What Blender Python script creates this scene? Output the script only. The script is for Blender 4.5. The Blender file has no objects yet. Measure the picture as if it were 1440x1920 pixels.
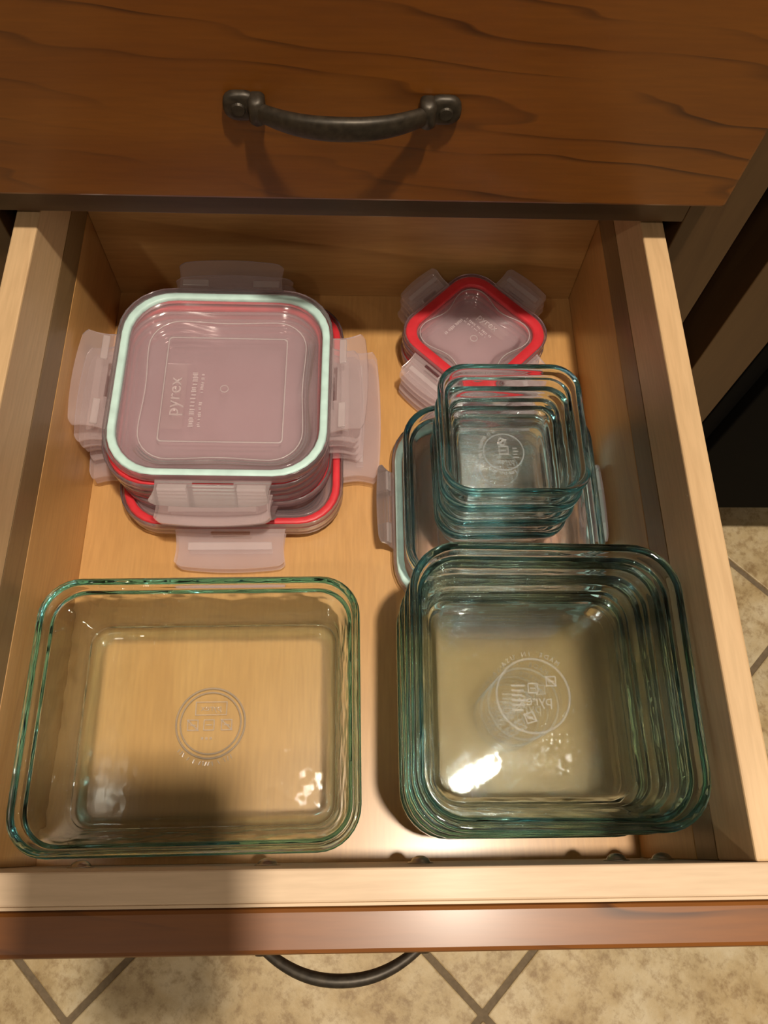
import bpy, bmesh, math, random
from mathutils import Vector, Matrix
random.seed(7)
SC = bpy.context.scene
COL = SC.collection
MM = 0.001

# ------------------------------------------------------------------ camera
cam_d = bpy.data.cameras.new('camera')
cam_d.sensor_fit = 'HORIZONTAL'; cam_d.sensor_width = 36.0
cam_d.lens = 36.0 * 1471.3 / 1440.0
cam_d.clip_start = 0.02
cam = bpy.data.objects.new('camera', cam_d); COL.objects.link(cam)
cam.location = (0.21309, 0.00844, 0.58561)
cam.rotation_euler = (0.4052, -0.0358, -0.0119)
SC.camera = cam

# ------------------------------------------------------------------ world, lamps, exposure
w = bpy.data.worlds.new('world'); SC.world = w; w.use_nodes = True
w.node_tree.nodes['Background'].inputs[0].default_value = (1.0, 0.74, 0.50, 1)
w.node_tree.nodes['Background'].inputs[1].default_value = 0.02
LAMPS = [  # x, y, watts, disc diameter : recessed ceiling lamps (mm), the last three added for sparkle
    (478, -60, 25.0, 90, 'over the open drawer'),
    (-560, -800, 5.2, 90, 'over the aisle past the cabinet with the open drawer'),
    (1500, -900, 2.5, 90, 'added for glass sparkle, aisle side of the dishwasher'),  # added lamp, gives the glass more highlights
    (250, -1700, 1.8, 90, 'added unseen for more glints, far side of the aisle'),  # invented weak source, only for extra glints
    (1350, 60, 1.5, 90, 'added as extra sparkle source, above the dishwasher'),  # added source for sparkle, also reaches the left-hand walls
]
CEIL = 2000
vs = SC.view_settings
vs.view_transform = 'Standard'; vs.look = 'None'; vs.gamma = 1.0; vs.use_curve_mapping = False
vs.exposure = 0.0
SC.cycles.max_bounces = 16; SC.cycles.transmission_bounces = 16; SC.cycles.transparent_max_bounces = 48
SC.cycles.glossy_bounces = 16; SC.cycles.diffuse_bounces = 3; SC.cycles.sample_clamp_indirect = 120.0; SC.cycles.blur_glossy = 0.6

# ------------------------------------------------------------------ material helpers
def newmat(name):
    m = bpy.data.materials.new(name); m.use_nodes = True
    nt = m.node_tree; b = nt.nodes['Principled BSDF']
    return m, nt, b
def N(nt, t, **kw):
    n = nt.nodes.new(t)
    for k, v in kw.items(): setattr(n, k, v)
    return n
def ramp(nt, pts):
    r = N(nt, 'ShaderNodeValToRGB'); e = r.color_ramp.elements
    while len(e) < len(pts): e.new(0.5)
    for i, (p, c) in enumerate(pts):
        e[i].position = p; e[i].color = (c[0], c[1], c[2], 1)
    return r
def mixrgb(nt, mode, fac, a, b):
    m = N(nt, 'ShaderNodeMix', data_type='RGBA', blend_type=mode)
    for s, v in ((m.inputs[0], fac), (m.inputs[6], a), (m.inputs[7], b)):
        if hasattr(v, 'is_output'): nt.links.new(v, s)
        elif isinstance(v, (int, float)): s.default_value = v
        else: s.default_value = (v[0], v[1], v[2], 1)
    return m.outputs[2]

def wood(name, light, dark, streak, axis='x', rough=0.35, coat=0.3, lines=0.5, fine=0.35, seed=0.0, line_scale=9.0, dist=6.0, flat='y'):
    """wood: fine fibres stretched along one axis, broad tone drift, thin dark growth lines"""
    m, nt, b = newmat(name)
    tc = N(nt, 'ShaderNodeTexCoord')
    mp = N(nt, 'ShaderNodeMapping'); mp.inputs['Location'].default_value = (seed, seed * 1.7, seed * .6)
    st = {'x': (0.08, 1, 1), 'y': (1, 0.08, 1), 'z': (1, 1, 0.08)}[axis]
    mp.inputs['Scale'].default_value = st
    nt.links.new(tc.outputs['Object'], mp.inputs[0])
    n1 = N(nt, 'ShaderNodeTexNoise'); n1.inputs['Scale'].default_value = 420; n1.inputs['Detail'].default_value = 4
    nt.links.new(mp.outputs[0], n1.inputs[0])
    n2 = N(nt, 'ShaderNodeTexNoise'); n2.inputs['Scale'].default_value = 26; n2.inputs['Detail'].default_value = 3
    nt.links.new(mp.outputs[0], n2.inputs[0])
    # growth lines
    mp2 = N(nt, 'ShaderNodeMapping'); mp2.inputs['Location'].default_value = (seed * .3, seed * .9, seed)
    st2 = {'x': (0.16, 1, 1), 'y': (1, 0.16, 1), 'z': (1, 1, 0.16)}[axis]
    mp2.inputs['Scale'].default_value = st2
    nt.links.new(tc.outputs['Object'], mp2.inputs[0])
    wv = N(nt, 'ShaderNodeTexWave', wave_type='BANDS', bands_direction='DIAGONAL', wave_profile='SAW')
    wv.inputs['Scale'].default_value = line_scale; wv.inputs['Distortion'].default_value = dist
    wv.inputs['Detail'].default_value = 2.0; wv.inputs['Detail Scale'].default_value = 1.2
    nt.links.new(mp2.outputs[0], wv.inputs[0])
    r1 = ramp(nt, [(0.25, dark), (0.75, light)])
    nt.links.new(n2.outputs[0], r1.inputs[0])
    r2 = ramp(nt, [(0.35, (.72, .68, .62)), (0.65, (1.06, 1.05, 1.04))])
    nt.links.new(n1.outputs[0], r2.inputs[0])
    c1 = mixrgb(nt, 'MULTIPLY', fine, r1.outputs[0], r2.outputs[0])
    rl = ramp(nt, [(0.0, (0, 0, 0)), (0.82, (0.12, .12, .12)), (0.97, (1, 1, 1)), (1.0, (0.3, .3, .3))])
    nt.links.new(wv.outputs[0], rl.inputs[0])
    ml = N(nt, 'ShaderNodeMath', operation='MULTIPLY'); ml.inputs[1].default_value = lines
    nt.links.new(rl.outputs[0], ml.inputs[0])
    n3 = N(nt, 'ShaderNodeTexNoise'); n3.inputs['Scale'].default_value = 9
    nt.links.new(tc.outputs['Object'], n3.inputs[0])
    mk = N(nt, 'ShaderNodeMath', operation='MULTIPLY'); nt.links.new(ml.outputs[0], mk.inputs[0])
    rk = ramp(nt, [(0.38, (0, 0, 0)), (0.62, (1, 1, 1))]); nt.links.new(n3.outputs[0], rk.inputs[0])
    nt.links.new(rk.outputs[0], mk.inputs[1])
    c2 = mixrgb(nt, 'MIX', mk.outputs[0], c1, streak)
    nt.links.new(c2, b.inputs['Base Color'])
    b.inputs['Roughness'].default_value = rough
    b.inputs['Coat Weight'].default_value = coat; b.inputs['Coat Roughness'].default_value = 0.22
    bp = N(nt, 'ShaderNodeBump'); bp.inputs['Strength'].default_value = 0.08; bp.inputs['Distance'].default_value = 0.0004
    nt.links.new(n1.outputs[0], bp.inputs['Height']); nt.links.new(bp.outputs[0], b.inputs['Normal'])
    return m

def plain(name, col, rough=0.5, metal=0.0, coat=0.0, noise=0.0, scale=60):
    m, nt, b = newmat(name)
    b.inputs['Base Color'].default_value = (*col, 1); b.inputs['Roughness'].default_value = rough
    b.inputs['Specular IOR Level'].default_value = 0.08 if name == 'black_appliance' else 0.5
    b.inputs['Metallic'].default_value = metal; b.inputs['Coat Weight'].default_value = coat
    if noise:
        tc = N(nt, 'ShaderNodeTexCoord'); n = N(nt, 'ShaderNodeTexNoise'); n.inputs['Scale'].default_value = scale
        n.inputs['Detail'].default_value = 5
        nt.links.new(tc.outputs['Object'], n.inputs[0])
        r = ramp(nt, [(0.3, [c * (1 - noise) for c in col]), (0.7, [min(1, c * (1 + noise)) for c in col])])
        nt.links.new(n.outputs[0], r.inputs[0]); nt.links.new(r.outputs[0], b.inputs['Base Color'])
    return m

def glass_mat(name, density):
    """clear glass; the per-vertex 'sheet' value is the share of light that crosses a flat parallel-sided sheet unbent"""
    m, nt, b = newmat(name)
    nt.nodes.remove(b)
    out = nt.nodes['Material Output']
    tc = N(nt, 'ShaderNodeTexCoord'); n = N(nt, 'ShaderNodeTexNoise'); n.inputs['Scale'].default_value = 55; n.inputs['Detail'].default_value = 1
    nt.links.new(tc.outputs['Object'], n.inputs[0])
    bp = N(nt, 'ShaderNodeBump'); bp.inputs['Strength'].default_value = 0.5; bp.inputs['Distance'].default_value = 0.0013
    nt.links.new(n.outputs[0], bp.inputs['Height'])
    g = N(nt, 'ShaderNodeBsdfGlass'); g.inputs['IOR'].default_value = 1.47; g.inputs['Roughness'].default_value = 0.0
    g.inputs['Color'].default_value = (1, 1, 1, 1); nt.links.new(bp.outputs[0], g.inputs['Normal'])
    t = N(nt, 'ShaderNodeBsdfTransparent'); gl = N(nt, 'ShaderNodeBsdfGlossy'); gl.inputs['Roughness'].default_value = 0.02
    gl.inputs['Color'].default_value = (1, 1, 1, 1); nt.links.new(bp.outputs[0], gl.inputs['Normal'])
    fr = N(nt, 'ShaderNodeFresnel'); fr.inputs[0].default_value = 1.47; nt.links.new(bp.outputs[0], fr.inputs['Normal'])
    sh = N(nt, 'ShaderNodeMixShader'); nt.links.new(fr.outputs[0], sh.inputs[0]); nt.links.new(t.outputs[0], sh.inputs[1]); nt.links.new(gl.outputs[0], sh.inputs[2])
    at = N(nt, 'ShaderNodeAttribute', attribute_name='sheet')
    mx = N(nt, 'ShaderNodeMixShader'); nt.links.new(at.outputs['Fac'], mx.inputs[0])
    nt.links.new(g.outputs[0], mx.inputs[1]); nt.links.new(sh.outputs[0], mx.inputs[2])
    nt.links.new(mx.outputs[0], out.inputs['Surface'])
    v = N(nt, 'ShaderNodeVolumeAbsorption'); v.inputs['Color'].default_value = (0.0, 0.915, 0.99, 1)
    v.inputs['Density'].default_value = density
    nt.links.new(v.outputs[0], out.inputs['Volume'])
    return m

def film_mat(name, col, opacity, blotch=0.25):
    """milky see-through plastic"""
    m, nt, b = newmat(name)
    nt.nodes.remove(b)
    out = nt.nodes['Material Output']
    d = N(nt, 'ShaderNodeBsdfDiffuse'); d.inputs[0].default_value = (*col, 1)
    t = N(nt, 'ShaderNodeBsdfTransparent'); t.inputs[0].default_value = (0.975, 0.945, 0.945, 1)
    tl = N(nt, 'ShaderNodeBsdfTranslucent'); tl.inputs[0].default_value = (*col, 1)
    m0 = N(nt, 'ShaderNodeMixShader'); m0.inputs[0].default_value = 0.45
    nt.links.new(d.outputs[0], m0.inputs[1]); nt.links.new(tl.outputs[0], m0.inputs[2])
    tc = N(nt, 'ShaderNodeTexCoord'); n = N(nt, 'ShaderNodeTexNoise'); n.inputs['Scale'].default_value = 30; n.inputs['Detail'].default_value = 2
    nt.links.new(tc.outputs['Object'], n.inputs[0])
    mr = N(nt, 'ShaderNodeMapRange'); mr.inputs[3].default_value = opacity * (1 - blotch); mr.inputs[4].default_value = opacity * (1 + blotch)
    nt.links.new(n.outputs[0], mr.inputs[0])
    mx = N(nt, 'ShaderNodeMixShader')
    nt.links.new(mr.outputs[0], mx.inputs[0]); nt.links.new(t.outputs[0], mx.inputs[1]); nt.links.new(m0.outputs[0], mx.inputs[2])
    fr = N(nt, 'ShaderNodeFresnel'); fr.inputs[0].default_value = 1.36
    gl = N(nt, 'ShaderNodeBsdfGlossy'); gl.inputs['Color'].default_value = (1, 1, 1, 1); gl.inputs['Roughness'].default_value = 0.12
    m2 = N(nt, 'ShaderNodeMixShader')
    nt.links.new(fr.outputs[0], m2.inputs[0]); nt.links.new(mx.outputs[0], m2.inputs[1]); nt.links.new(gl.outputs[0], m2.inputs[2])
    nt.links.new(m2.outputs[0], out.inputs['Surface'])
    return m

def silicone(name, col):
    m, nt, b = newmat(name)
    b.inputs['Base Color'].default_value = (*col, 1); b.inputs['Roughness'].default_value = 0.42
    b.inputs['Sheen Weight'].default_value = 0.1
    tc = N(nt, 'ShaderNodeTexCoord'); n = N(nt, 'ShaderNodeTexNoise'); n.inputs['Scale'].default_value = 90
    nt.links.new(tc.outputs['Object'], n.inputs[0])
    r = ramp(nt, [(0.3, [c * .9 for c in col]), (0.7, [min(1, c * 1.08) for c in col])])
    nt.links.new(n.outputs[0], r.inputs[0]); nt.links.new(r.outputs[0], b.inputs['Base Color'])
    return m

def stone(name):
    m, nt, b = newmat(name)
    tc = N(nt, 'ShaderNodeTexCoord'); oi = N(nt, 'ShaderNodeObjectInfo')
    ad = N(nt, 'ShaderNodeVectorMath', operation='MULTIPLY_ADD'); ad.inputs[1].default_value = (1, 1, 1)
    cb = N(nt, 'ShaderNodeCombineXYZ'); sc = N(nt, 'ShaderNodeMath', operation='MULTIPLY'); sc.inputs[1].default_value = 7.0
    nt.links.new(oi.outputs['Random'], sc.inputs[0])
    for i in range(3): nt.links.new(sc.outputs[0], cb.inputs[i])
    nt.links.new(tc.outputs['Object'], ad.inputs[0]); nt.links.new(cb.outputs[0], ad.inputs[2])
    n1 = N(nt, 'ShaderNodeTexNoise'); n1.inputs['Scale'].default_value = 14; n1.inputs['Detail'].default_value = 8; n1.inputs['Roughness'].default_value = 0.65
    n2 = N(nt, 'ShaderNodeTexNoise'); n2.inputs['Scale'].default_value = 70; n2.inputs['Detail'].default_value = 6; n2.inputs['Roughness'].default_value = 0.7
    n3 = N(nt, 'ShaderNodeTexNoise'); n3.inputs['Scale'].default_value = 6; n3.inputs['Detail'].default_value = 3
    for n in (n1, n2, n3): nt.links.new(ad.outputs[0], n.inputs[0])
    r1 = ramp(nt, [(0.30, (0.36, 0.25, 0.11)), (0.48, (0.56, 0.44, 0.25)), (0.66, (0.70, 0.60, 0.41))])
    nt.links.new(n1.outputs[0], r1.inputs[0])
    r2 = ramp(nt, [(0.36, (0.45, 0.33, 0.20)), (0.52, (1, 1, 1)), (0.75, (1.1, 1.08, 1.05))])
    nt.links.new(n2.outputs[0], r2.inputs[0])
    c = mixrgb(nt, 'MULTIPLY', 0.6, r1.outputs[0], r2.outputs[0])
    r3 = ramp(nt, [(0.35, (0.97, 0.88, 0.74)), (0.6, (1, 1, 1))]); nt.links.new(n3.outputs[0], r3.inputs[0])
    c = mixrgb(nt, 'MULTIPLY', 0.7, c, r3.outputs[0])
    nt.links.new(c, b.inputs['Base Color']); b.inputs['Roughness'].default_value = 0.5
    bp = N(nt, 'ShaderNodeBump'); bp.inputs['Strength'].default_value = 0.35; bp.inputs['Distance'].default_value = 0.002
    nt.links.new(n2.outputs[0], bp.inputs['Height']); nt.links.new(bp.outputs[0], b.inputs['Normal'])
    return m

CH_L, CH_D, CH_S = (0.235, 0.076, 0.005), (0.15, 0.041, 0.0025), (0.035, 0.008, 0.001)
M = {
    'cherry': wood('cherry_wood', CH_L, CH_D, CH_S, 'x', 0.46, 0.22, 0.9, 0.35, 3.1, 26.0, 7.0),
    'cherry_v': wood('cherry_wood_upright', CH_L, CH_D, CH_S, 'z', 0.45, 0.2, 0.4, 0.35, 1.3),
    'frame_x': wood('stained_rail', (0.095, 0.048, 0.016), (0.07, 0.032, 0.010), CH_S, 'x', 0.5, 0.15, 0.3, 0.3, 5.3),
    'frame_z': wood('stained_stile', (0.095, 0.048, 0.016), (0.07, 0.032, 0.010), CH_S, 'z', 0.5, 0.15, 0.3, 0.3, 5.3),
    'maple_x': wood('maple_front', (0.72, 0.54, 0.37), (0.65, 0.47, 0.31), (0.45, 0.27, 0.13), 'x', 0.6, 0.05, 0.35, 0.3, 2.0, 16, 3),
    'maple_back': wood('maple_back', (0.60, 0.35, 0.13), (0.48, 0.25, 0.08), (0.20, 0.08, 0.02), 'x', 0.45, 0.2, 0.6, 0.35, 4.4, 9, 5),
    'maple_floor': wood('maple_bottom', (0.66, 0.37, 0.135), (0.57, 0.295, 0.095), (0.40, 0.18, 0.05), 'y', 0.38, 0.35, 0.35, 0.3, 8.0, 6, 3),
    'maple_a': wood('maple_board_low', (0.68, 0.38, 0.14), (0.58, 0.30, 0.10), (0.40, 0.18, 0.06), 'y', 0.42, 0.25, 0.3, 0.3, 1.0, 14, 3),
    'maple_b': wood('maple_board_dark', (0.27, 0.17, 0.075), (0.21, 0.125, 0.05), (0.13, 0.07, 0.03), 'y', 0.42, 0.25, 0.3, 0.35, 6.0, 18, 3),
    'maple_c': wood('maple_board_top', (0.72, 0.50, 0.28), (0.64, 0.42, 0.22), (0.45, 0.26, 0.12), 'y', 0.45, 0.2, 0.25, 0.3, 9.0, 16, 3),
    'ply': wood('cabinet_interior', (0.10, 0.055, 0.022), (0.08, 0.04, 0.015), CH_S, 'z', 0.6, 0.0, 0.2, 0.3, 2.2),
    'bronze': plain('oiled_bronze', (0.045, 0.035, 0.024), 0.45, 0.45, 0.0, 0.35, 260),
    'steel': plain('screw_steel', (0.55, 0.50, 0.44), 0.28, 1.0),
    'black': plain('black_appliance', (0.004, 0.004, 0.004), 0.8),
    'print': film_mat('raised_print', (0.92, 0.85, 0.85), 0.10),
    'catch': film_mat('latch_catch', (0.95, 0.88, 0.88), 0.34),
    'letter': film_mat('raised_letters', (0.95, 0.88, 0.88), 0.42),
    'mark': film_mat('moulded_glint_film', (0.95, 0.95, 0.90), 0.2),  # whitish film paints the bright glints of the moulded glass
    'glass': glass_mat('tinted_glass', 14.5),
    'film': film_mat('clear_plastic', (0.90, 0.74, 0.79), 0.17),
    'film_thick': film_mat('clear_plastic_latch', (0.92, 0.80, 0.81), 0.22),
    'red': silicone('red_silicone', (0.66, 0.028, 0.04)),
    'aqua': silicone('aqua_silicone', (0.60, 0.83, 0.78)),
    'stone': stone('travertine_tile'),
    'grout': plain('grout', (0.19, 0.14, 0.085), 0.9, 0, 0, 0.15, 200),
    'counter': plain('stone_counter', (0.06, 0.045, 0.035), 0.2, 0, 0.2, 0.4, 90),
    'ceil': plain('ceiling_paint', (0.85, 0.82, 0.76), 0.9),
    'wallp': plain('wall_paint', (0.60, 0.56, 0.50), 0.9),
    'trimw': plain('white_trim', (0.8, 0.8, 0.78), 0.5),
    'phone': plain('phone_shell', (0.02, 0.02, 0.022), 0.3, 0, 0.3),
}

# ------------------------------------------------------------------ object helpers
def link(name, me, mat, parent=None, loc=None, rot=None):
    o = bpy.data.objects.new(name, me); COL.objects.link(o)
    if mat is not None and not me.materials: me.materials.append(M[mat])
    if parent: o.parent = parent
    if loc: o.location = [c * MM for c in loc]
    if rot: o.rotation_euler = rot
    return o
def bm_mesh(bm, name, smooth=False):
    bmesh.ops.recalc_face_normals(bm, faces=bm.faces)
    me = bpy.data.meshes.new(name); bm.to_mesh(me); bm.free()
    if smooth: me.polygons.foreach_set('use_smooth', [True] * len(me.polygons))
    return me
def empty(name, loc, rotz=0.0):
    o = bpy.data.objects.new(name, None); COL.objects.link(o); o.empty_display_size = 0.02
    o.location = [c * MM for c in loc]; o.rotation_euler[2] = rotz
    return o
def tag(o, label, cat, group=None):
    o['label'] = label; o['category'] = cat
    if group: o['group'] = group
    return o
def struct(o, label=None):
    o['kind'] = 'structure'
    return o
def box_bm(x0, x1, y0, y1, z0, z1, bevel=0.0, seg=2):
    bm = bmesh.new()
    bmesh.ops.create_cube(bm, size=1.0)
    for v in bm.verts:
        v.co = Vector(((x0 + x1) / 2 + v.co.x * (x1 - x0), (y0 + y1) / 2 + v.co.y * (y1 - y0), (z0 + z1) / 2 + v.co.z * (z1 - z0))) * MM
    if bevel:
        bmesh.ops.bevel(bm, geom=bm.edges[:], offset=bevel * MM, segments=seg, affect='EDGES', profile=0.5)
    return bm
def box(name, mat, x0, x1, y0, y1, z0, z1, bevel=0.6, parent=None):
    return link(name, bm_mesh(box_bm(x0, x1, y0, y1, z0, z1, bevel), name), mat, parent)

def ring(a, b, r, inset=0.0, pinch=0.0, cseg=9, sseg=10):
    """points of a rounded rectangle (half sizes a, b); pinch pulls the middle of each side inwards"""
    a -= inset; b -= inset; r = max(r - inset * 0.75, 3.0)
    pts = []
    corners = [((a - r), (b - r), 0), (-(a - r), (b - r), 90), (-(a - r), -(b - r), 180), ((a - r), -(b - r), 270)]
    for k in range(4):
        cx, cy, a0 = corners[k]
        for i in range(cseg):
            t = math.radians(a0 + 90 * i / (cseg - 1))
            pts.append((cx + r * math.cos(t), cy + r * math.sin(t)))
        nx, ny, na = corners[(k + 1) % 4]
        p0 = pts[-1]; t1 = math.radians(na); p1 = (nx + r * math.cos(t1), ny + r * math.sin(t1))
        nrm = (math.cos(t1), math.sin(t1))
        for i in range(1, sseg):
            u = i / sseg; d = pinch * (0.5 - 0.5 * math.cos(2 * math.pi * u))
            pts.append((p0[0] + (p1[0] - p0[0]) * u - nrm[0] * d, p0[1] + (p1[1] - p0[1]) * u - nrm[1] * d))
    return pts
def loft(a, b, r, profile, name, cap=True, cseg=9, sseg=10, closed=False, sheet=None):
    """profile: list of (inset, z[, pinch]) swept round a rounded rectangle"""
    bm = bmesh.new(); rows = []
    for p in profile:
        pts = ring(a, b, r, p[0], p[2] if len(p) > 2 else 0.0, cseg, sseg)
        rows.append([bm.verts.new((x * MM, y * MM, p[1] * MM)) for x, y in pts])
    n = len(rows[0]); L = len(rows)
    for i in range(L if closed else L - 1):
        A, B = rows[i], rows[(i + 1) % L]
        for j in range(n):
            bm.faces.new((A[j], A[(j + 1) % n], B[(j + 1) % n], B[j]))
    if cap and not closed:
        bm.faces.new(rows[0][::-1]); bm.faces.new(rows[-1])
    me = bm_mesh(bm, name, True)
    if sheet:
        at = me.attributes.new('sheet', 'FLOAT', 'POINT')
        at.data.foreach_set('value', [v for v in sheet for _ in range(n)])
    return me
def arc(cx, cz, r, a0, a1, n):
    return [(cx + r * math.cos(math.radians(a0 + (a1 - a0) * i / n)), cz + r * math.sin(math.radians(a0 + (a1 - a0) * i / n))) for i in range(n + 1)]
def add_text(bm, txt, size, mtx, depth, mirror=False):
    """raised lettering appended to bm"""
    cu = bpy.data.curves.new('t', 'FONT'); cu.body = txt; cu.size = size * MM; cu.align_x = 'CENTER'; cu.align_y = 'CENTER'
    cu.extrude = depth * MM / 2; cu.resolution_u = 3
    o = bpy.data.objects.new('t', cu); COL.objects.link(o)
    dg = bpy.context.evaluated_depsgraph_get(); dg.update()
    me = bpy.data.meshes.new_from_object(o.evaluated_get(dg))
    bpy.data.objects.remove(o); bpy.data.curves.remove(cu)
    mt = mtx @ (Matrix.Scale(-1, 4, (1, 0, 0)) if mirror else Matrix.Identity(4))
    me.transform(mt); bm.from_mesh(me); bpy.data.meshes.remove(me)
def add_box(bm, x0, x1, y0, y1, z0, z1, mtx=None):
    b2 = box_bm(x0, x1, y0, y1, z0, z1); me = bpy.data.meshes.new('t'); b2.to_mesh(me); b2.free()
    if mtx: me.transform(mtx)
    bm.from_mesh(me); bpy.data.meshes.remove(me)
def add_ringtube(bm, R, w, z0, z1, seg=64):
    """flat raised ring"""
    vs_ = []
    for i in range(seg):
        t = 2 * math.pi * i / seg; c, s = math.cos(t), math.sin(t)
        vs_.append([bm.verts.new((rr * c * MM, rr * s * MM, zz * MM)) for rr, zz in ((R - w, z0), (R - w * .4, z1), (R + w * .4, z1), (R + w, z0))])
    for i in range(seg):
        A, B = vs_[i], vs_[(i + 1) % seg]
        for j in range(4): bm.faces.new((A[j], B[j], B[(j + 1) % 4], A[(j + 1) % 4]))
def T(x, y, z, rz=0.0): return Matrix.Translation((x * MM, y * MM, z * MM)) @ Matrix.Rotation(rz, 4, 'Z')
def copy_tree(o, parent=None):
    c = o.copy(); COL.objects.link(c); c.parent = parent
    for ch in list(o.children): copy_tree(ch, c)
    return c

# ------------------------------------------------------------------ room: floor tiles, ceiling, cabinet
FZ = -420
flo = struct(box('floor', 'grout', -2000, 2500, -2400, 1020, FZ - 30, FZ - 2.5, 0))
S2 = 225.9; side = S2 * math.sqrt(2) - 7.5
tile_me = bm_mesh(box_bm(-side / 2, side / 2, -side / 2, side / 2, -6, 0, 1.6, 2), 'tile'); tile_me.materials.append(M['stone'])
for i in range(-6, 9):
    for j in range(-6, 4):
        if (i + j) % 2:
            x, y = -96 + S2 * i, -161.6 + S2 * j
            if y > 640: continue
            t = link('tile', tile_me, None, flo, (x, y, FZ), (0, 0, math.pi / 4 + random.choice((0, 1, 2, 3)) * math.pi / 2))
struct(box('ceiling', 'ceil', -2000, 2500, -2400, 1020, CEIL + 12, CEIL + 40, 0))
struct(box('wall_back', 'wallp', -2000, 2500, 1020, 1060, FZ - 30, CEIL + 40, 0))
struct(box('wall_left', 'wallp', -2040, -2000, -2440, 1060, FZ - 30, CEIL + 40, 0))
struct(box('wall_right', 'wallp', 2500, 2540, -2440, 1060, FZ - 30, CEIL + 40, 0))
struct(box('wall_front', 'wallp', -2000, 2500, -2440, -2400, FZ - 30, CEIL + 40, 0))

def lamp(x, y, watts, dia):
    e = empty('recessed_light', (x, y, CEIL + 12))
    bm = bmesh.new(); add_ringtube(bm, dia / 2 + 12, 11, 0, -5, 48)
    link('trim_ring', bm_mesh(bm, 'trim_ring', True), 'trimw', e)
    ld = bpy.data.lights.new('bulb', 'AREA'); ld.shape = 'DISK'; ld.size = dia * MM; ld.energy = watts
    ld.color = (1.0, 0.88, 0.72); ld.spread = math.radians(150)
    lo = bpy.data.objects.new('bulb', ld); COL.objects.link(lo); lo.parent = e; lo.location = (0, 0, -0.006)
    return e
for x, y, wt, d, where in LAMPS:
    tag(lamp(x, y, wt, d), 'white ringed recessed ceiling light ' + where, 'ceiling light', 'recessed ceiling lights')

# cabinet carcass with face frame (front plane y = 403)
YS = 403
cab = empty('base_cabinet', (213, 420, FZ))
def cpart(name, mat, x0, x1, y0, y1, z0, z1, bev=0.8):
    o = box(name, mat, x0, x1, y0, y1, z0, z1, bev); o.parent = cab
    o.matrix_parent_inverse = Matrix.Translation(-Vector((213, 420, FZ)) * MM)
    return o
cpart('stile', 'frame_z', -72, -27, YS, YS + 20, -320, 458)
cpart('stile', 'frame_z', 438.4, 483, YS, YS + 20, -320, 458)
cpart('rail', 'frame_x', -27, 438.4, YS, YS + 20, 174.5, 222)
cpart('rail', 'frame_x', -27, 438.4, YS, YS + 20, -62, -34)
cpart('rail', 'frame_x', -27, 438.4, YS, YS + 20, 425, 458)
cpart('rail', 'frame_x', -27, 438.4, YS, YS + 20, -320, -285)
cpart('side_panel', 'ply', -72, -58, YS + 20, 1010, -320, 458)
cpart('side_panel', 'ply', 469, 483, YS + 20, 1010, -320, 458)
cpart('back_panel', 'ply', -58, 469, 1000, 1010, -320, 458)
cpart('dust_panel', 'ply', -58, 469, YS + 20, 1000, 200, 210)
cpart('cabinet_floor', 'ply', -58, 469, YS + 20, 1000, -300, -288)
cpart('toe_kick', 'black', -72, 483, YS + 65, YS + 77, FZ, -320)
tag(cab, 'dark stained base cabinet with face frame around the open drawer', 'cabinet')
# narrow filler gap, next cabinet stile, black appliance to the right
fil = box('filler_strip', 'frame_z', 483.5, 517, YS + 50, YS + 62, FZ, 458, 0.5)
tag(fil, 'narrow recessed dark filler between cabinet stile and end panel', 'filler')
ep = box('end_panel', 'frame_z', 517.5, 567, YS, YS + 600, FZ, 458, 1.0)
tag(ep, 'brown upright end panel between the filler and the black appliance', 'panel')
dw = empty('dishwasher', (870, YS, FZ))
def dpart(name, mat, x0, x1, y0, y1, z0, z1, bev=2.0):
    o = box(name, mat, x0, x1, y0, y1, z0, z1, bev); o.parent = dw
    o.matrix_parent_inverse = Matrix.Translation(-Vector((870, YS, FZ)) * MM); return o
dpart('body', 'black', 572, 1168, YS + 20, 980, -320, 440)
dpart('door_panel', 'black', 592, 1165, YS - 8, YS + 20, -300, 430)
dpart('edge_trim', 'black', 572, 590, YS + 4, YS + 20, -300, 430, 1.0)
dpart('toe_kick', 'black', 572, 1168, YS + 45, YS + 60, FZ, -320)
dpart('door_handle', 'black', 680, 1080, YS - 40, YS - 20, 380, 395)
dpart('door_handle', 'black', 690, 705, YS - 30, YS - 8, 380, 395)
dpart('door_handle', 'black', 1055, 1070, YS - 30, YS - 8, 380, 395)
tag(dw, 'black built in dishwasher beside the brown end panel', 'dishwasher')
ct = box('countertop', 'counter', -1200, 1900, 362, 1018, 460, 498, 4)
tag(ct, 'dark stone countertop above the drawers', 'countertop')

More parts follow.
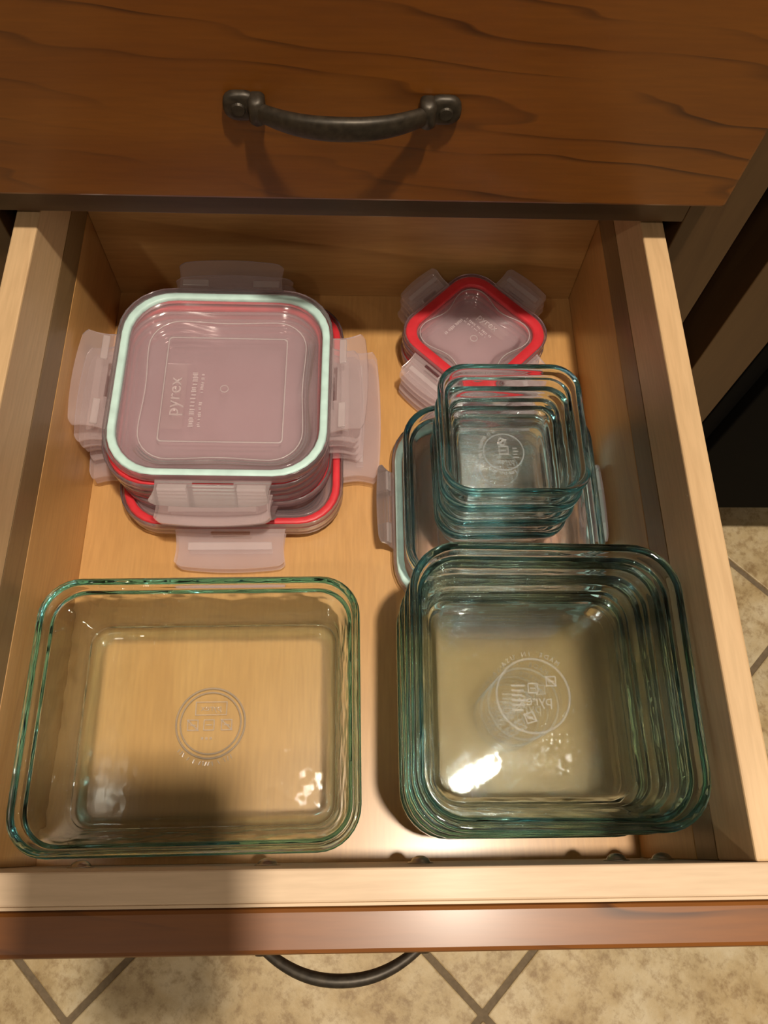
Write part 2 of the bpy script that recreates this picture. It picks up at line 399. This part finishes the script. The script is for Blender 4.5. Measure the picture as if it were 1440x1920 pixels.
# ------------------------------------------------------------------ pull handles
def make_handle(parent, loc):
    """arched cast pull: two mounting pads with screw heads and a bowed strap"""
    h = bpy.data.objects.new('handle', None); COL.objects.link(h); h.parent = parent; h.location = [c * MM for c in loc]
    # strap: swept flattened section, bows out (-y) and dips slightly
    bm = bmesh.new(); rows = []; n = 28
    for i in range(n + 1):
        u = -1 + 2 * i / n
        x = 47 * u
        y = -6 - 17.5 * (1 - abs(u) ** 2.2)
        z = 4.0 * (1 - u * u)
        hh = 5.0 + 1.7 * (1 - u * u); tt = 2.6 + 0.8 * (1 - u * u)
        dy = 17.5 * 2.2 * abs(u) ** 1.2 * (1 if u > 0 else -1) / 47
        tl = math.hypot(1, dy); nx, ny = -dy / tl, 1 / tl
        row = []
        for k in range(12):
            t = 2 * math.pi * k / 12
            c, s = math.cos(t), math.sin(t)
            c = math.copysign(abs(c) ** .6, c); s = math.copysign(abs(s) ** .6, s)
            row.append(bm.verts.new(((x + nx * tt * c) * MM, (y + ny * tt * c) * MM, (z + hh * s) * MM)))
        rows.append(row)
    for i in range(n):
        for k in range(12): bm.faces.new((rows[i][k], rows[i][(k + 1) % 12], rows[i + 1][(k + 1) % 12], rows[i + 1][k]))
    bm.faces.new(rows[0]); bm.faces.new(rows[-1][::-1])
    # pads + upturned necks, same casting
    for s in (-1, 1):
        me = loft(9.5, 8.6, 6.8, [(1.2, 0), (0, 1.0), (0, 3.4), (1.0, 4.8), (3.0, 5.4)], 'pad', cseg=5, sseg=3)
        me.transform(Matrix.Translation((s * 55.5 * MM, 0, 0)) @ Matrix.Rotation(math.radians(90), 4, 'X')); bm.from_mesh(me); bpy.data.meshes.remove(me)
        me = loft(4.5, 8.0, 3.0, [(1.0, 0), (0, 1.2), (0, 8.0), (1.5, 10.5)], 'neck', cseg=5, sseg=3)
        me.transform(Matrix.Translation((s * 46.5 * MM, 0, 0)) @ Matrix.Rotation(math.radians(90), 4, 'X')); bm.from_mesh(me); bpy.data.meshes.remove(me)
    link('handle_casting', bm_mesh(bm, 'handle_casting', True), 'bronze', h)
    return h

def handle_mesh_parts(parent, loc):
    h = make_handle(parent, loc)
    me = h.children[0].data
    o = link('handle', me, None, parent, loc)
    for c in list(h.children): bpy.data.objects.remove(c)
    bpy.data.objects.remove(h)
    for s in (-1, 1):
        bm = bmesh.new()
        bmesh.ops.create_cone(bm, cap_ends=True, segments=20, radius1=4.2 * MM, radius2=3.4 * MM, depth=1.6 * MM)
        sm = bm_mesh(bm, 'mounting_disc')
        link('mounting_disc', sm, 'bronze', parent, (loc[0] + s * 56.5, loc[1] - 5.8, loc[2]), (math.radians(90), 0, 0))
    return o

# upper drawer (closed) and lower drawer (closed)
up = empty('closed_drawer', (212, 393, 208))
df = box('drawer_front', 'cherry', -250, 237.5, -10, 10, 0, 212, 2.5, up)
handle_mesh_parts(up, (206 - 212, -10, 70))
tag(up, 'closed cherry drawer front with bowed bronze pull above open drawer', 'drawer')
lo_ = empty('closed_drawer', (212, 393, -285))
box('drawer_front', 'cherry', -250, 237.5, -10, 10, 0, 230, 2.5, lo_)
handle_mesh_parts(lo_, (-6, -10, 115))
tag(lo_, 'closed cherry drawer front below the open drawer', 'drawer')

# ------------------------------------------------------------------ open drawer
W, D, H, TH = 411.6, 476.0, 169.5, 16.0
dr = empty('open_drawer', (0, 0, 0))
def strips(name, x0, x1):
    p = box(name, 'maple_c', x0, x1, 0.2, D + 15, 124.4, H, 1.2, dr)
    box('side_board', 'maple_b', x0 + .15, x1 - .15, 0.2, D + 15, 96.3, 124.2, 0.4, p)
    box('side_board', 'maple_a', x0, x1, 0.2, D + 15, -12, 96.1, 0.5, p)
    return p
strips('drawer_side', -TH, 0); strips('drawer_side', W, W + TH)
box('drawer_back', 'maple_back', 0.1, W - 0.1, D, D + 15, -12, H - 6, 0.8, dr)
box('drawer_bottom', 'maple_floor', 0.1, W - 0.1, 0.1, D - 0.1, -7, 0, 0.2, dr)
box('drawer_box_front', 'maple_x', -TH, W + TH, -15.0, 0, -12, H, 1.0, dr)
box('drawer_liner_strip', 'maple_x', -TH, W + TH, -16.6, -15.05, -12, H - 0.8, 0.3, dr)
fr = box('drawer_front', 'cherry', -38, 450, -36.6, -16.8, -32, H, 2.2, dr)
hb = handle_mesh_parts(dr, (207, -36.6, 70))
scr_bm = bmesh.new()
bmesh.ops.create_uvsphere(scr_bm, u_segments=20, v_segments=10, radius=6.0 * MM)
bmesh.ops.scale(scr_bm, vec=(1, 1, 0.7), verts=scr_bm.verts)
bmesh.ops.bisect_plane(scr_bm, geom=scr_bm.verts[:] + scr_bm.edges[:] + scr_bm.faces[:], plane_co=(0, 0, 0), plane_no=(0, 0, 1), clear_inner=True)
add_ringtube(scr_bm, 6.6, 1.2, 0, 0.8, 24)
scr_me = bm_mesh(scr_bm, 'screw_head', True); scr_me.materials.append(M['steel'])
for x, z in ((55, 80), (163, 82), (252.5, 82), (369, 82), (397, 80)):
    link('screw_head', scr_me, None, dr, (x, 0.05, z), (math.radians(-90), 0, 0))
tag(dr, 'open maple drawer with cherry front holding glass dishes and lids', 'drawer')

# ------------------------------------------------------------------ glass dishes
def dish_profile(h, slope, t=4.3, floor=4.6, rimh=11.0, fil=7.0):
    li = 8.0                                        # inset of inner wall below the ledge
    zl = h - rimh - 1.5
    inner_b = li + slope * (zl - floor - fil)
    po = []; sv = []
    def add(pts, v):
        for p in pts: po.append(p); sv.append(v)
    ob = lambda z: (li - t) + slope * (zl - z)      # outside wall
    zf = 7.0; of = ob(zf)
    add([(of + 12.0, 0.9), (of + 9.5, 0.5)], .80)
    add([(of + 8.5, 0.0), (of + 6.5, 0.0)], 0.0)
    add(arc(of + 6.4, 6.4, 6.4, 270, 180, 6)[1:], 0.0)
    for k in range(1, 7):
        z = zf + (zl - 3 - zf) * k / 6; add([(ob(z), z)], WALL)
    add([(ob(zl - 1.5) - .1, zl - 1.5), (2.4, zl - 0.2), (1.2, zl + 0.8), (0.4, zl + 2.2)], 0.0)
    add([(0.05, zl + 4.0), (0.0, h - 5.0), (0.0, h - 3.0)], 0.0)
    add(arc(2.25, h - 2.25, 2.25, 180, 0, 10), .0)  # rim bead
    add([(4.6, h - 4.5), (4.8, h - rimh + 2.0)], 0.0)
    add([(5.2, h - rimh + .6), (6.0, h - rimh - .3), (7.0, h - rimh - .8), (7.7, h - rimh - 1.4), (8.05, zl - 1.2)], 0.0)
    for k in range(1, 7):
        z = (zl - 1.2) + (floor + fil - zl + 1.2) * k / 6; add([(li + slope * (zl - z), z)], WALL)
    add(arc(inner_b + fil, floor + fil, fil, 180, 270, 7)[1:], 0.0)
    add([(inner_b + fil + 3, floor - .15), (inner_b + fil + 6, floor - .2)], .80)
    return po, floor - .2, sv
WALL = 0.0
def make_dish(name, a, b, r, h, slope, marks, **kw):
    root = empty(name, (0, 0, 0))
    prof, fz, sv = dish_profile(h, slope, **kw)
    me = loft(a, b, r, prof, 'bowl', sheet=sv)
    link('bowl', me, 'glass', root)
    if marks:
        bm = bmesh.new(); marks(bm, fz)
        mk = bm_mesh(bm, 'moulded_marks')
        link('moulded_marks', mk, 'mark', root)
    return root

def arc_text(bm, txt, R, z, size, centre_deg, step, mirror):
    n = len(txt)
    for i, ch in enumerate(txt):
        if ch == ' ': continue
        k = i - (n - 1) / 2
        d = centre_deg + (k * step if mirror else -k * step)
        th = math.radians(d)
        add_text(bm, ch, size, T(R * math.cos(th), R * math.sin(th), z, th - math.pi / 2), 0.7, mirror)
def arc_ticks(bm, R, z, hgt, a0, a1, seed):
    rg = random.Random(seed); d = a0
    while d < a1:
        add_box(bm, -.35, .35, -hgt / 2 * rg.uniform(.5, 1), hgt / 2, z - .3, z + .35, T(R * math.cos(math.radians(d)), R * math.sin(math.radians(d)), 0, math.radians(d - 90) + rg.uniform(-.4, .4)))
        d += rg.choice((4, 5, 5, 9))
def icon(bm, x, y, z, s, cross, rz=0.0):
    t = T(x, y, 0, rz)
    for q in ((-s, s, s - .5, s + .4), (-s, s, -s - .4, -s + .5)): add_box(bm, q[0], q[1], q[2], q[3], z - .3, z + .4, t)
    for q in (-s, s): add_box(bm, q - .4, q + .4, -s, s, z - .3, z + .4, t)
    add_box(bm, -s * .6, s * .6, -.4, .4, z - .3, z + .4, t)
    if cross: add_box(bm, -s * 1.6, s * 1.6, -.5, .5, z - .3, z + .5, t @ Matrix.Rotation(math.radians(-42), 4, 'Z'))
def marks_square(bm, z):
    add_ringtube(bm, 23.5, .8, z - .4, z + .35)
    add_text(bm, 'pyrex', 9.5, T(1, -3.5, z + .1), .8, True)
    icon(bm, 0, 4.5, z, 3.0, False); icon(bm, 12, 9, z, 3.0, True); icon(bm, -3, -14, z, 3.0, True, .3)
    arc_text(bm, 'MADE IN USA', 26.6, z + .1, 4.2, 92, 8.2, True)
    for k in range(6): add_box(bm, -14, -7 + (k % 3), -10 + 3.1 * k, -8.9 + 3.1 * k, z - .3, z + .35)
def marks_small(bm, z):
    add_ringtube(bm, 14.5, .6, z - .4, z + .35, 48)
    icon(bm, 0, 1, z, 3.2, False); icon(bm, -1, 8, z, 2.4, True, 1.2)
    add_text(bm, 'pyrex', 5.2, T(1, -8, z + .1), .7, True)
    arc_ticks(bm, 17.2, z, 2.6, 110, 215, 1); arc_ticks(bm, 17.2, z, 2.4, 230, 300, 2)
    for k in range(4): add_box(bm, 6.5, 10.5 - (k % 2), -5 + 2.4 * k, -4.2 + 2.4 * k, z - .3, z + .35)
def marks_rect(bm, z):
    add_ringtube(bm, 24.5, .7, z - .4, z + .35); add_ringtube(bm, 21.5, .6, z - .4, z + .3)
    for q in ((-11, 11, 14.3, 15.0), (-11, 11, 5.2, 5.9)): add_box(bm, q[0], q[1], q[2], q[3], z - .3, z + .5)
    for q in (-11, 11): add_box(bm, q - .4, q + .4, 5.2, 15, z - .3, z + .5)
    add_text(bm, 'pyrex', 6.5, T(0, 10.4, z + .1), .8, True)
    icon(bm, -1, -1.5, z, 3.6, False); icon(bm, -12.5, -1.5, z, 3.6, True); icon(bm, 11.5, -1.5, z, 3.6, True)
    arc_ticks(bm, 28.0, z, 3.2, 222, 308, 3)
    for k in range(3): add_box(bm, -6 + 3 * k, -4.4 + 3 * k, -11.6, -10, z - .3, z + .4)

# rectangular dish
rd = make_dish('rectangular_dish', 107, 87, 27, 74, 0.19, marks_rect, floor=5.0, fil=9.0)
rd.location = (0.1105, 0.0925, 0.0003); rd.rotation_euler[2] = math.radians(0.6)
tag(rd, 'large rectangular clear glass dish with teal edges resting alone on the drawer bottom', 'dish')

# stack of four square dishes
SQ_DZ = 26.0
sq = make_dish('square_dish', 82.5, 82.5, 30, 62, 0.185, marks_square, floor=3.8)
sq_lab = ['lowest square glass dish of the four tall stack, standing on the drawer bottom',
          'second square glass dish from the bottom of the four large ones',
          'third square glass dish from the bottom of the four large ones',
          'topmost large square glass dish with thick teal rim, nested on three more']
for k, (x, y, rz) in enumerate(((324.5, 95.5, 0.0), (325.5, 96, 0.6), (326.5, 96.5, -0.4), (327.8, 97.2, -0.8))):
    o = sq if k == 0 else copy_tree(sq)
    o.location = (x * MM, y * MM, (0.3 + k * SQ_DZ) * MM); o.rotation_euler[2] = math.radians(rz)
    tag(o, sq_lab[k], 'dish', 'large square glass dishes nested in a stack')

# medium square dish inside an upturned lid, small dishes nested in it
md = make_dish('square_dish', 74, 74, 30, 48, 0.2, None, floor=4.2)
md.location = (0.3245, 0.2565, 0.0034)
tag(md, 'shallow square glass dish set on an aqua sealed lid, carrying small dishes', 'dish')
sm = make_dish('small_dish', 50, 50, 20, 42, 0.178, marks_small, t=4.0, floor=4.2, rimh=8.0, fil=6.0)
sm_lab = ['lowest small square glass dish, standing inside the shallow glass dish',
          'second small square glass dish up from the shallow dish',
          'third small square glass dish up from the shallow dish',
          'topmost small square glass dish with pale teal rim beside red small lids']
for k, (x, y, rz) in enumerate(((322.0, 268.5, 1.2), (321.6, 268.3, 0.8), (320.8, 268.6, 0.6), (320.0, 269.0, 0.2))):
    o = sm if k == 0 else copy_tree(sm)
    o.location = (x * MM, y * MM, (8.0 + k * 25.5) * MM); o.rotation_euler[2] = math.radians(rz)
    tag(o, sm_lab[k], 'dish', 'small square glass dishes nested in a stack')

# ------------------------------------------------------------------ plastic lids
def flap_mesh(width, length, bulge, slot, name, thick=1.5):
    """latch flap lying along +x from its hinge at x = 0, width along y, with a hinge slot"""
    us = [0, 1.6, 4.6, 8, 12, 16, 20, 24, 28]
    us = [u for u in us if u < length - 3] + [length - 1.2, length]
    vs2 = [-1, -.96, -.88, -.75, -.6, -.45, -slot, -.2, 0, .2, slot, .45, .6, .75, .88, .96, 1]
    vs2 = sorted(set(vs2))
    bm = bmesh.new(); g = []
    for i, u in enumerate(us):
        row = []
        for v in vs2:
            f = u / length
            wv = width / 2 * (1.0 - 0.035 * math.sin(math.pi * f))
            y = v * wv
            ext = length + bulge * (1 - v * v) - 3.2 * max(0, (abs(v) - .86) / .14) ** 2
            x = u if i < 3 else us[2] + (u - us[2]) / (length - us[2]) * (ext - us[2])
            z = -0.0016 * 0 + 1.1 * (f ** 2)
            row.append(bm.verts.new((x * MM, y * MM, z * MM)))
        g.append(row)
    for i in range(len(us) - 1):
        for j in range(len(vs2) - 1):
            if i == 1 and vs2[j] >= -slot - 1e-6 and vs2[j + 1] <= slot + 1e-6: continue
            bm.faces.new((g[i][j], g[i + 1][j], g[i + 1][j + 1], g[i][j + 1]))
    bmesh.ops.recalc_face_normals(bm, faces=bm.faces)
    bmesh.ops.solidify(bm, geom=bm.faces[:], thickness=thick * MM)
    return bm_mesh(bm, name)
def make_lid(name, a, b, r, hgt, gasket, flap_w, flap_len, catches, text, pinch, tilt, gw=5.6, small=False):
    root = empty(name, (0, 0, 0))
    s = 0.72 if small else 1.0
    fu = 7.0 if not small else 5.0                 # underside of the flange
    pr = [(40 * s, 0.0), (24 * s, 0.0, pinch), (21 * s, 0.2, pinch), (19.5 * s, 1.2, pinch), (15 * s, fu - .6, pinch * .5), (13.5 * s, fu, 0), (1.2, fu), (0.3, fu + .5), (0, fu + 1.4),
          (0, hgt - .6), (.5, hgt), (1.1, hgt), (1.5, hgt - .6), (1.7, fu + 2.0), (2.3, fu + 1.5), (3.2 + gw, fu + 1.5), (3.5 + gw, fu + 2.2), (3.6 + gw, hgt - 4.4), (4.0 + gw, hgt - 3.9),
          (4.7 + gw, hgt - 4.1), (5.2 + gw + 3 * s, fu + 2.0), (max(15.5 * s, 6.5 + gw + 3 * s), fu + 1.0, pinch * .5), (max(17 * s, 7.5 + gw + 3 * s), fu + .2, pinch * .8), (max(20.5 * s, 9.5 + gw + 3 * s), 2.4, pinch), (max(22.5 * s, 11 + gw + 3 * s), 1.5, pinch), (max(26 * s, 13 + gw + 3 * s), 1.4, pinch), (max(40 * s, 20 + gw), 1.4)]
    body = link('lid_body', loft(a, b, r, pr, 'lid_body', cseg=8, sseg=12), 'film', root)
    # seal
    z0 = fu + 1.45; z1 = min(hgt - 1.5, z0 + 6)
    g0 = 1.8 if small else 2.4
    gp = [(g0, z0), (g0, z1 - 1.5), (g0 + .5, z1 - .4), (g0 + 1.3, z1), (g0 + gw - 1.2, z1), (g0 + gw - .3, z1 - .5), (g0 + gw + .2, z1 - 1.6), (g0 + gw + .2, z0)]
    link('seal_ring', loft(a, b, r, gp, 'seal_ring', closed=True, cap=False, cseg=8, sseg=12), gasket, root)
    # raised line, contour line and print on the panel
    bm = bmesh.new()
    ia = 36 * s
    if not small:
      me = loft(a, b, r * .75, [(ia, 1.2), (ia, 2.0), (ia + 1.0, 2.0), (ia + 1.0, 1.2)], 'line', closed=True, cap=False, cseg=5, sseg=3); bm.from_mesh(me); bpy.data.meshes.remove(me)
    c0 = 4.0 + gw if small else 21.0
    cz = hgt - 4.2 if small else 2.0
    me = loft(a, b, r, [(c0, cz, pinch), (c0, cz + .7, pinch), (c0 + .8, cz + .7, pinch), (c0 + .8, cz, pinch)], 'line', closed=True, cap=False, cseg=8, sseg=12)
    if text: bm.from_mesh(me)
    bpy.data.meshes.remove(me)
    if text: text(bm, a - ia, b - ia)
    add_ringtube(bm, 3.0, .5, 1.3, 1.9, 20)
    link('raised_print', bm_mesh(bm, 'raised_print'), 'letter' if text else 'print', root)
    if text:
        bm = bmesh.new()
        if small: add_box(bm, -18, 18, b - ia - 9, b - ia + 1, 1.25, 1.55)
        else: add_box(bm, -(a - ia) + 1.5, -(a - ia) + 18, -36, 22, 1.25, 1.6)
        link('print_plate', bm_mesh(bm, 'print_plate'), 'print', root)
    # four latch flaps
    fm = {}
    for k, (dx, dy, half, wd) in enumerate(((a, 0, a, flap_w[1]), (0, b, b, flap_w[0]), (-a, 0, a, flap_w[1]), (0, -b, b, flap_w[0]))):
        if wd not in fm:
            fm[wd] = flap_mesh(wd, flap_len, 3.0 if not small else 2.0, .36, 'latch_flap'); fm[wd].materials.append(M['film_thick'])
        f = link('latch_flap', fm[wd], None, root, (dx, dy, fu + 2.2))
        f.rotation_euler = Matrix.Rotation(k * math.pi / 2, 4, 'Z').to_3x3().to_quaternion().to_euler()
        f.rotation_euler = (Matrix.Rotation(k * math.pi / 2, 3, 'Z') @ Matrix.Rotation(-math.radians(tilt[k]), 3, 'Y')).to_euler()
        key = ('c', wd)
        if key not in fm:
            if catches:
                fm[key] = [bm_mesh(box_bm(6.2, 11.6, -wd * .46, -wd * .21, 0.4, 3.0, .7, 2), 'latch_catch'), bm_mesh(box_bm(6.2, 11.6, wd * .21, wd * .46, 0.4, 3.0, .7, 2), 'latch_catch')]
            else:
                bmc = box_bm(10, 16 if not small else 14, -wd * .38, wd * .38, 0.4, 2.0, .6, 2)
                fm[key] = [bm_mesh(bmc, 'latch_bar')]
            for me in fm[key]: me.materials.append(M['catch'])
        for me in fm[key]: link('latch_catch' if catches else 'latch_bar', me, None, f)
    return root
def fine_print(bm, x0, x1, y, hgt, seed, rz, ox, oy):
    rg = random.Random(seed); x = x0; t = T(ox, oy, 0, rz)
    while x < x1:
        wl = rg.uniform(.45, 1.1); add_box(bm, x, min(x + wl, x1), y - hgt / 2 * rg.uniform(.6, 1), y + hgt / 2 * rg.uniform(.6, 1), 1.3, 1.75, t); x += wl + rg.choice((.7, .7, 2.2))
def text_up(bm, ia, ib):
    add_text(bm, 'pyrex', 15, T(-ia + 9.5, -8, 1.8, math.pi / 2), .9, False)
    fine_print(bm, -30, 18, 0, 4.5, 1, math.pi / 2, -ia + 24, -4)
    fine_print(bm, -30, -8, 0, 2.6, 2, math.pi / 2, -ia + 30, -4); fine_print(bm, 0, 18, 0, 2.6, 3, math.pi / 2, -ia + 30, -4)
def text_small(bm, ia, ib):
    add_text(bm, 'pyrex', 9, T(-2, ib - 4, 1.7), .8, False)
    fine_print(bm, -18, 10, 0, 2.4, 5, 0, 0, ib - 13); fine_print(bm, -18, 6, 0, 1.6, 6, 0, 0, ib - 16.5)
    fine_print(bm, -14, 8, 0, 3.2, 7, math.pi / 2, -ia + 4, 0)

# two rectangular red sealed lids at the bottom of the big lid stack
rl = make_lid('rectangular_plastic_cover', 86, 104, 34, 17, 'red', (84, 120), 28, False, None, 3.0, (-8, 6, -10, -12))
rl.location = (0.118, 0.3395, 0.003)
tag(rl, 'rectangular clear lid with red seal, lowest of the large lid stack on the drawer bottom', 'lid', 'rectangular lids under the square lids')
rl2 = copy_tree(rl); rl2.location = (0.1175, 0.339, 0.013); rl2.rotation_euler[2] = 0.006
tag(rl2, 'rectangular clear lid with red seal, directly under the square red sealed lids', 'lid', 'rectangular lids under the square lids')
# four square red sealed lids
sl = make_lid('square_plastic_cover', 83, 83, 38, 17, 'red', (84, 84), 23.5, False, None, 4.0, (-14, 8, -10, -16))
sl_lab = ['lowest square red sealed lid, lying on the rectangular lids', 'second square red sealed lid above the rectangular lids',
          'third square red sealed lid above the rectangular lids', 'topmost square red sealed lid, just under the aqua sealed lid']
for k, (x, y, rz) in enumerate(((112, 333, .01), (110.5, 334, -.008), (110, 333.5, .006), (109.5, 333, .004))):
    o = sl if k == 0 else copy_tree(sl)
    o.location = (x * MM, y * MM, (21.5 + 10 * k) * MM); o.rotation_euler[2] = rz
    tag(o, sl_lab[k], 'lid', 'square red sealed lids in a stack')
    fl = [c for c in o.children if c.name.startswith('latch_flap')]
    ff = min(fl, key=lambda c: c.location.y)
    ff.rotation_euler = (Matrix.Rotation(3 * math.pi / 2, 3, 'Z') @ Matrix.Rotation(-math.radians((38, 20, 3, -13)[k]), 3, 'Y')).to_euler()
# aqua sealed lid on top, upside down
al = make_lid('square_plastic_cover', 83, 83, 40, 17, 'aqua', (84, 84), 26, True, text_up, 1.6, (14, 12, 12, 24))
al.location = (0.1125, 0.3355, 0.0615); al.rotation_euler[2] = math.radians(-0.6)
tag(al, 'clear square lid with pale aqua seal on top of the large lid stack', 'lid')
# aqua sealed lid under the shallow dish
ml = make_lid('square_plastic_cover', 82, 82, 38, 15, 'aqua', (80, 66), 22, True, None, 3.0, (86, 20, 55, 10))
ml.location = (0.3255, 0.2565, 0.0003)
tag(ml, 'upturned clear square lid with aqua seal under the shallow glass dish', 'lid')
# five small red lids, turned 45 degrees
ss = make_lid('small_plastic_cover', 50, 50, 24, 12, 'red', (44, 44), 20, False, None, 5.0, (-17, 18, 18, -17), gw=8.5, small=True)
ss_top = make_lid('small_plastic_cover', 50, 50, 24, 12, 'red', (44, 44), 20, False, text_small, 5.0, (-17, 18, 18, -17), gw=8.5, small=True)
ss_lab = ['lowest small red sealed lid, lying on the drawer bottom', 'second small red sealed lid up from the drawer bottom',
          'middle small red sealed lid of five in the short stack', 'fourth small red sealed lid, directly under the topmost one', 'topmost small red sealed lid, turned like a diamond']
for k, (x, y, rz) in enumerate(((314.5, 406, 44), (313.5, 406.5, 46), (315, 407, 45), (314, 407.5, 44.5), (314.5, 408, 45))):
    o = ss if k == 0 else ss_top if k == 4 else copy_tree(ss)
    o.location = (x * MM, y * MM, (0.8 + 7.2 * k) * MM); o.rotation_euler[2] = math.radians(rz - 90)
    tag(o, ss_lab[k], 'lid', 'small red sealed lids in a stack')

# ------------------------------------------------------------------ the phone that takes the picture, held above the drawer front
ph = empty('smartphone', (0, 0, 0)); ph.location = cam.location; ph.rotation_euler = cam.rotation_euler
me = loft(45, 83, 12, [(2.5, 6.0), (.8, 6.8), (0, 8.4), (0, 13.5), (.8, 15.0), (2.5, 15.8)], 'case', cseg=8, sseg=3)
pb = link('case', me, 'phone', ph, (-22, -61, 0))
lm = link('lens_housing', loft(16, 16, 8, [(1.5, 3.5), (0, 4.5), (0, 6.5)], 'lens_housing', cseg=6, sseg=3), 'phone', pb, (20, 62, 0))
tag(ph, 'black smartphone held level above the front of the open drawer', 'phone')
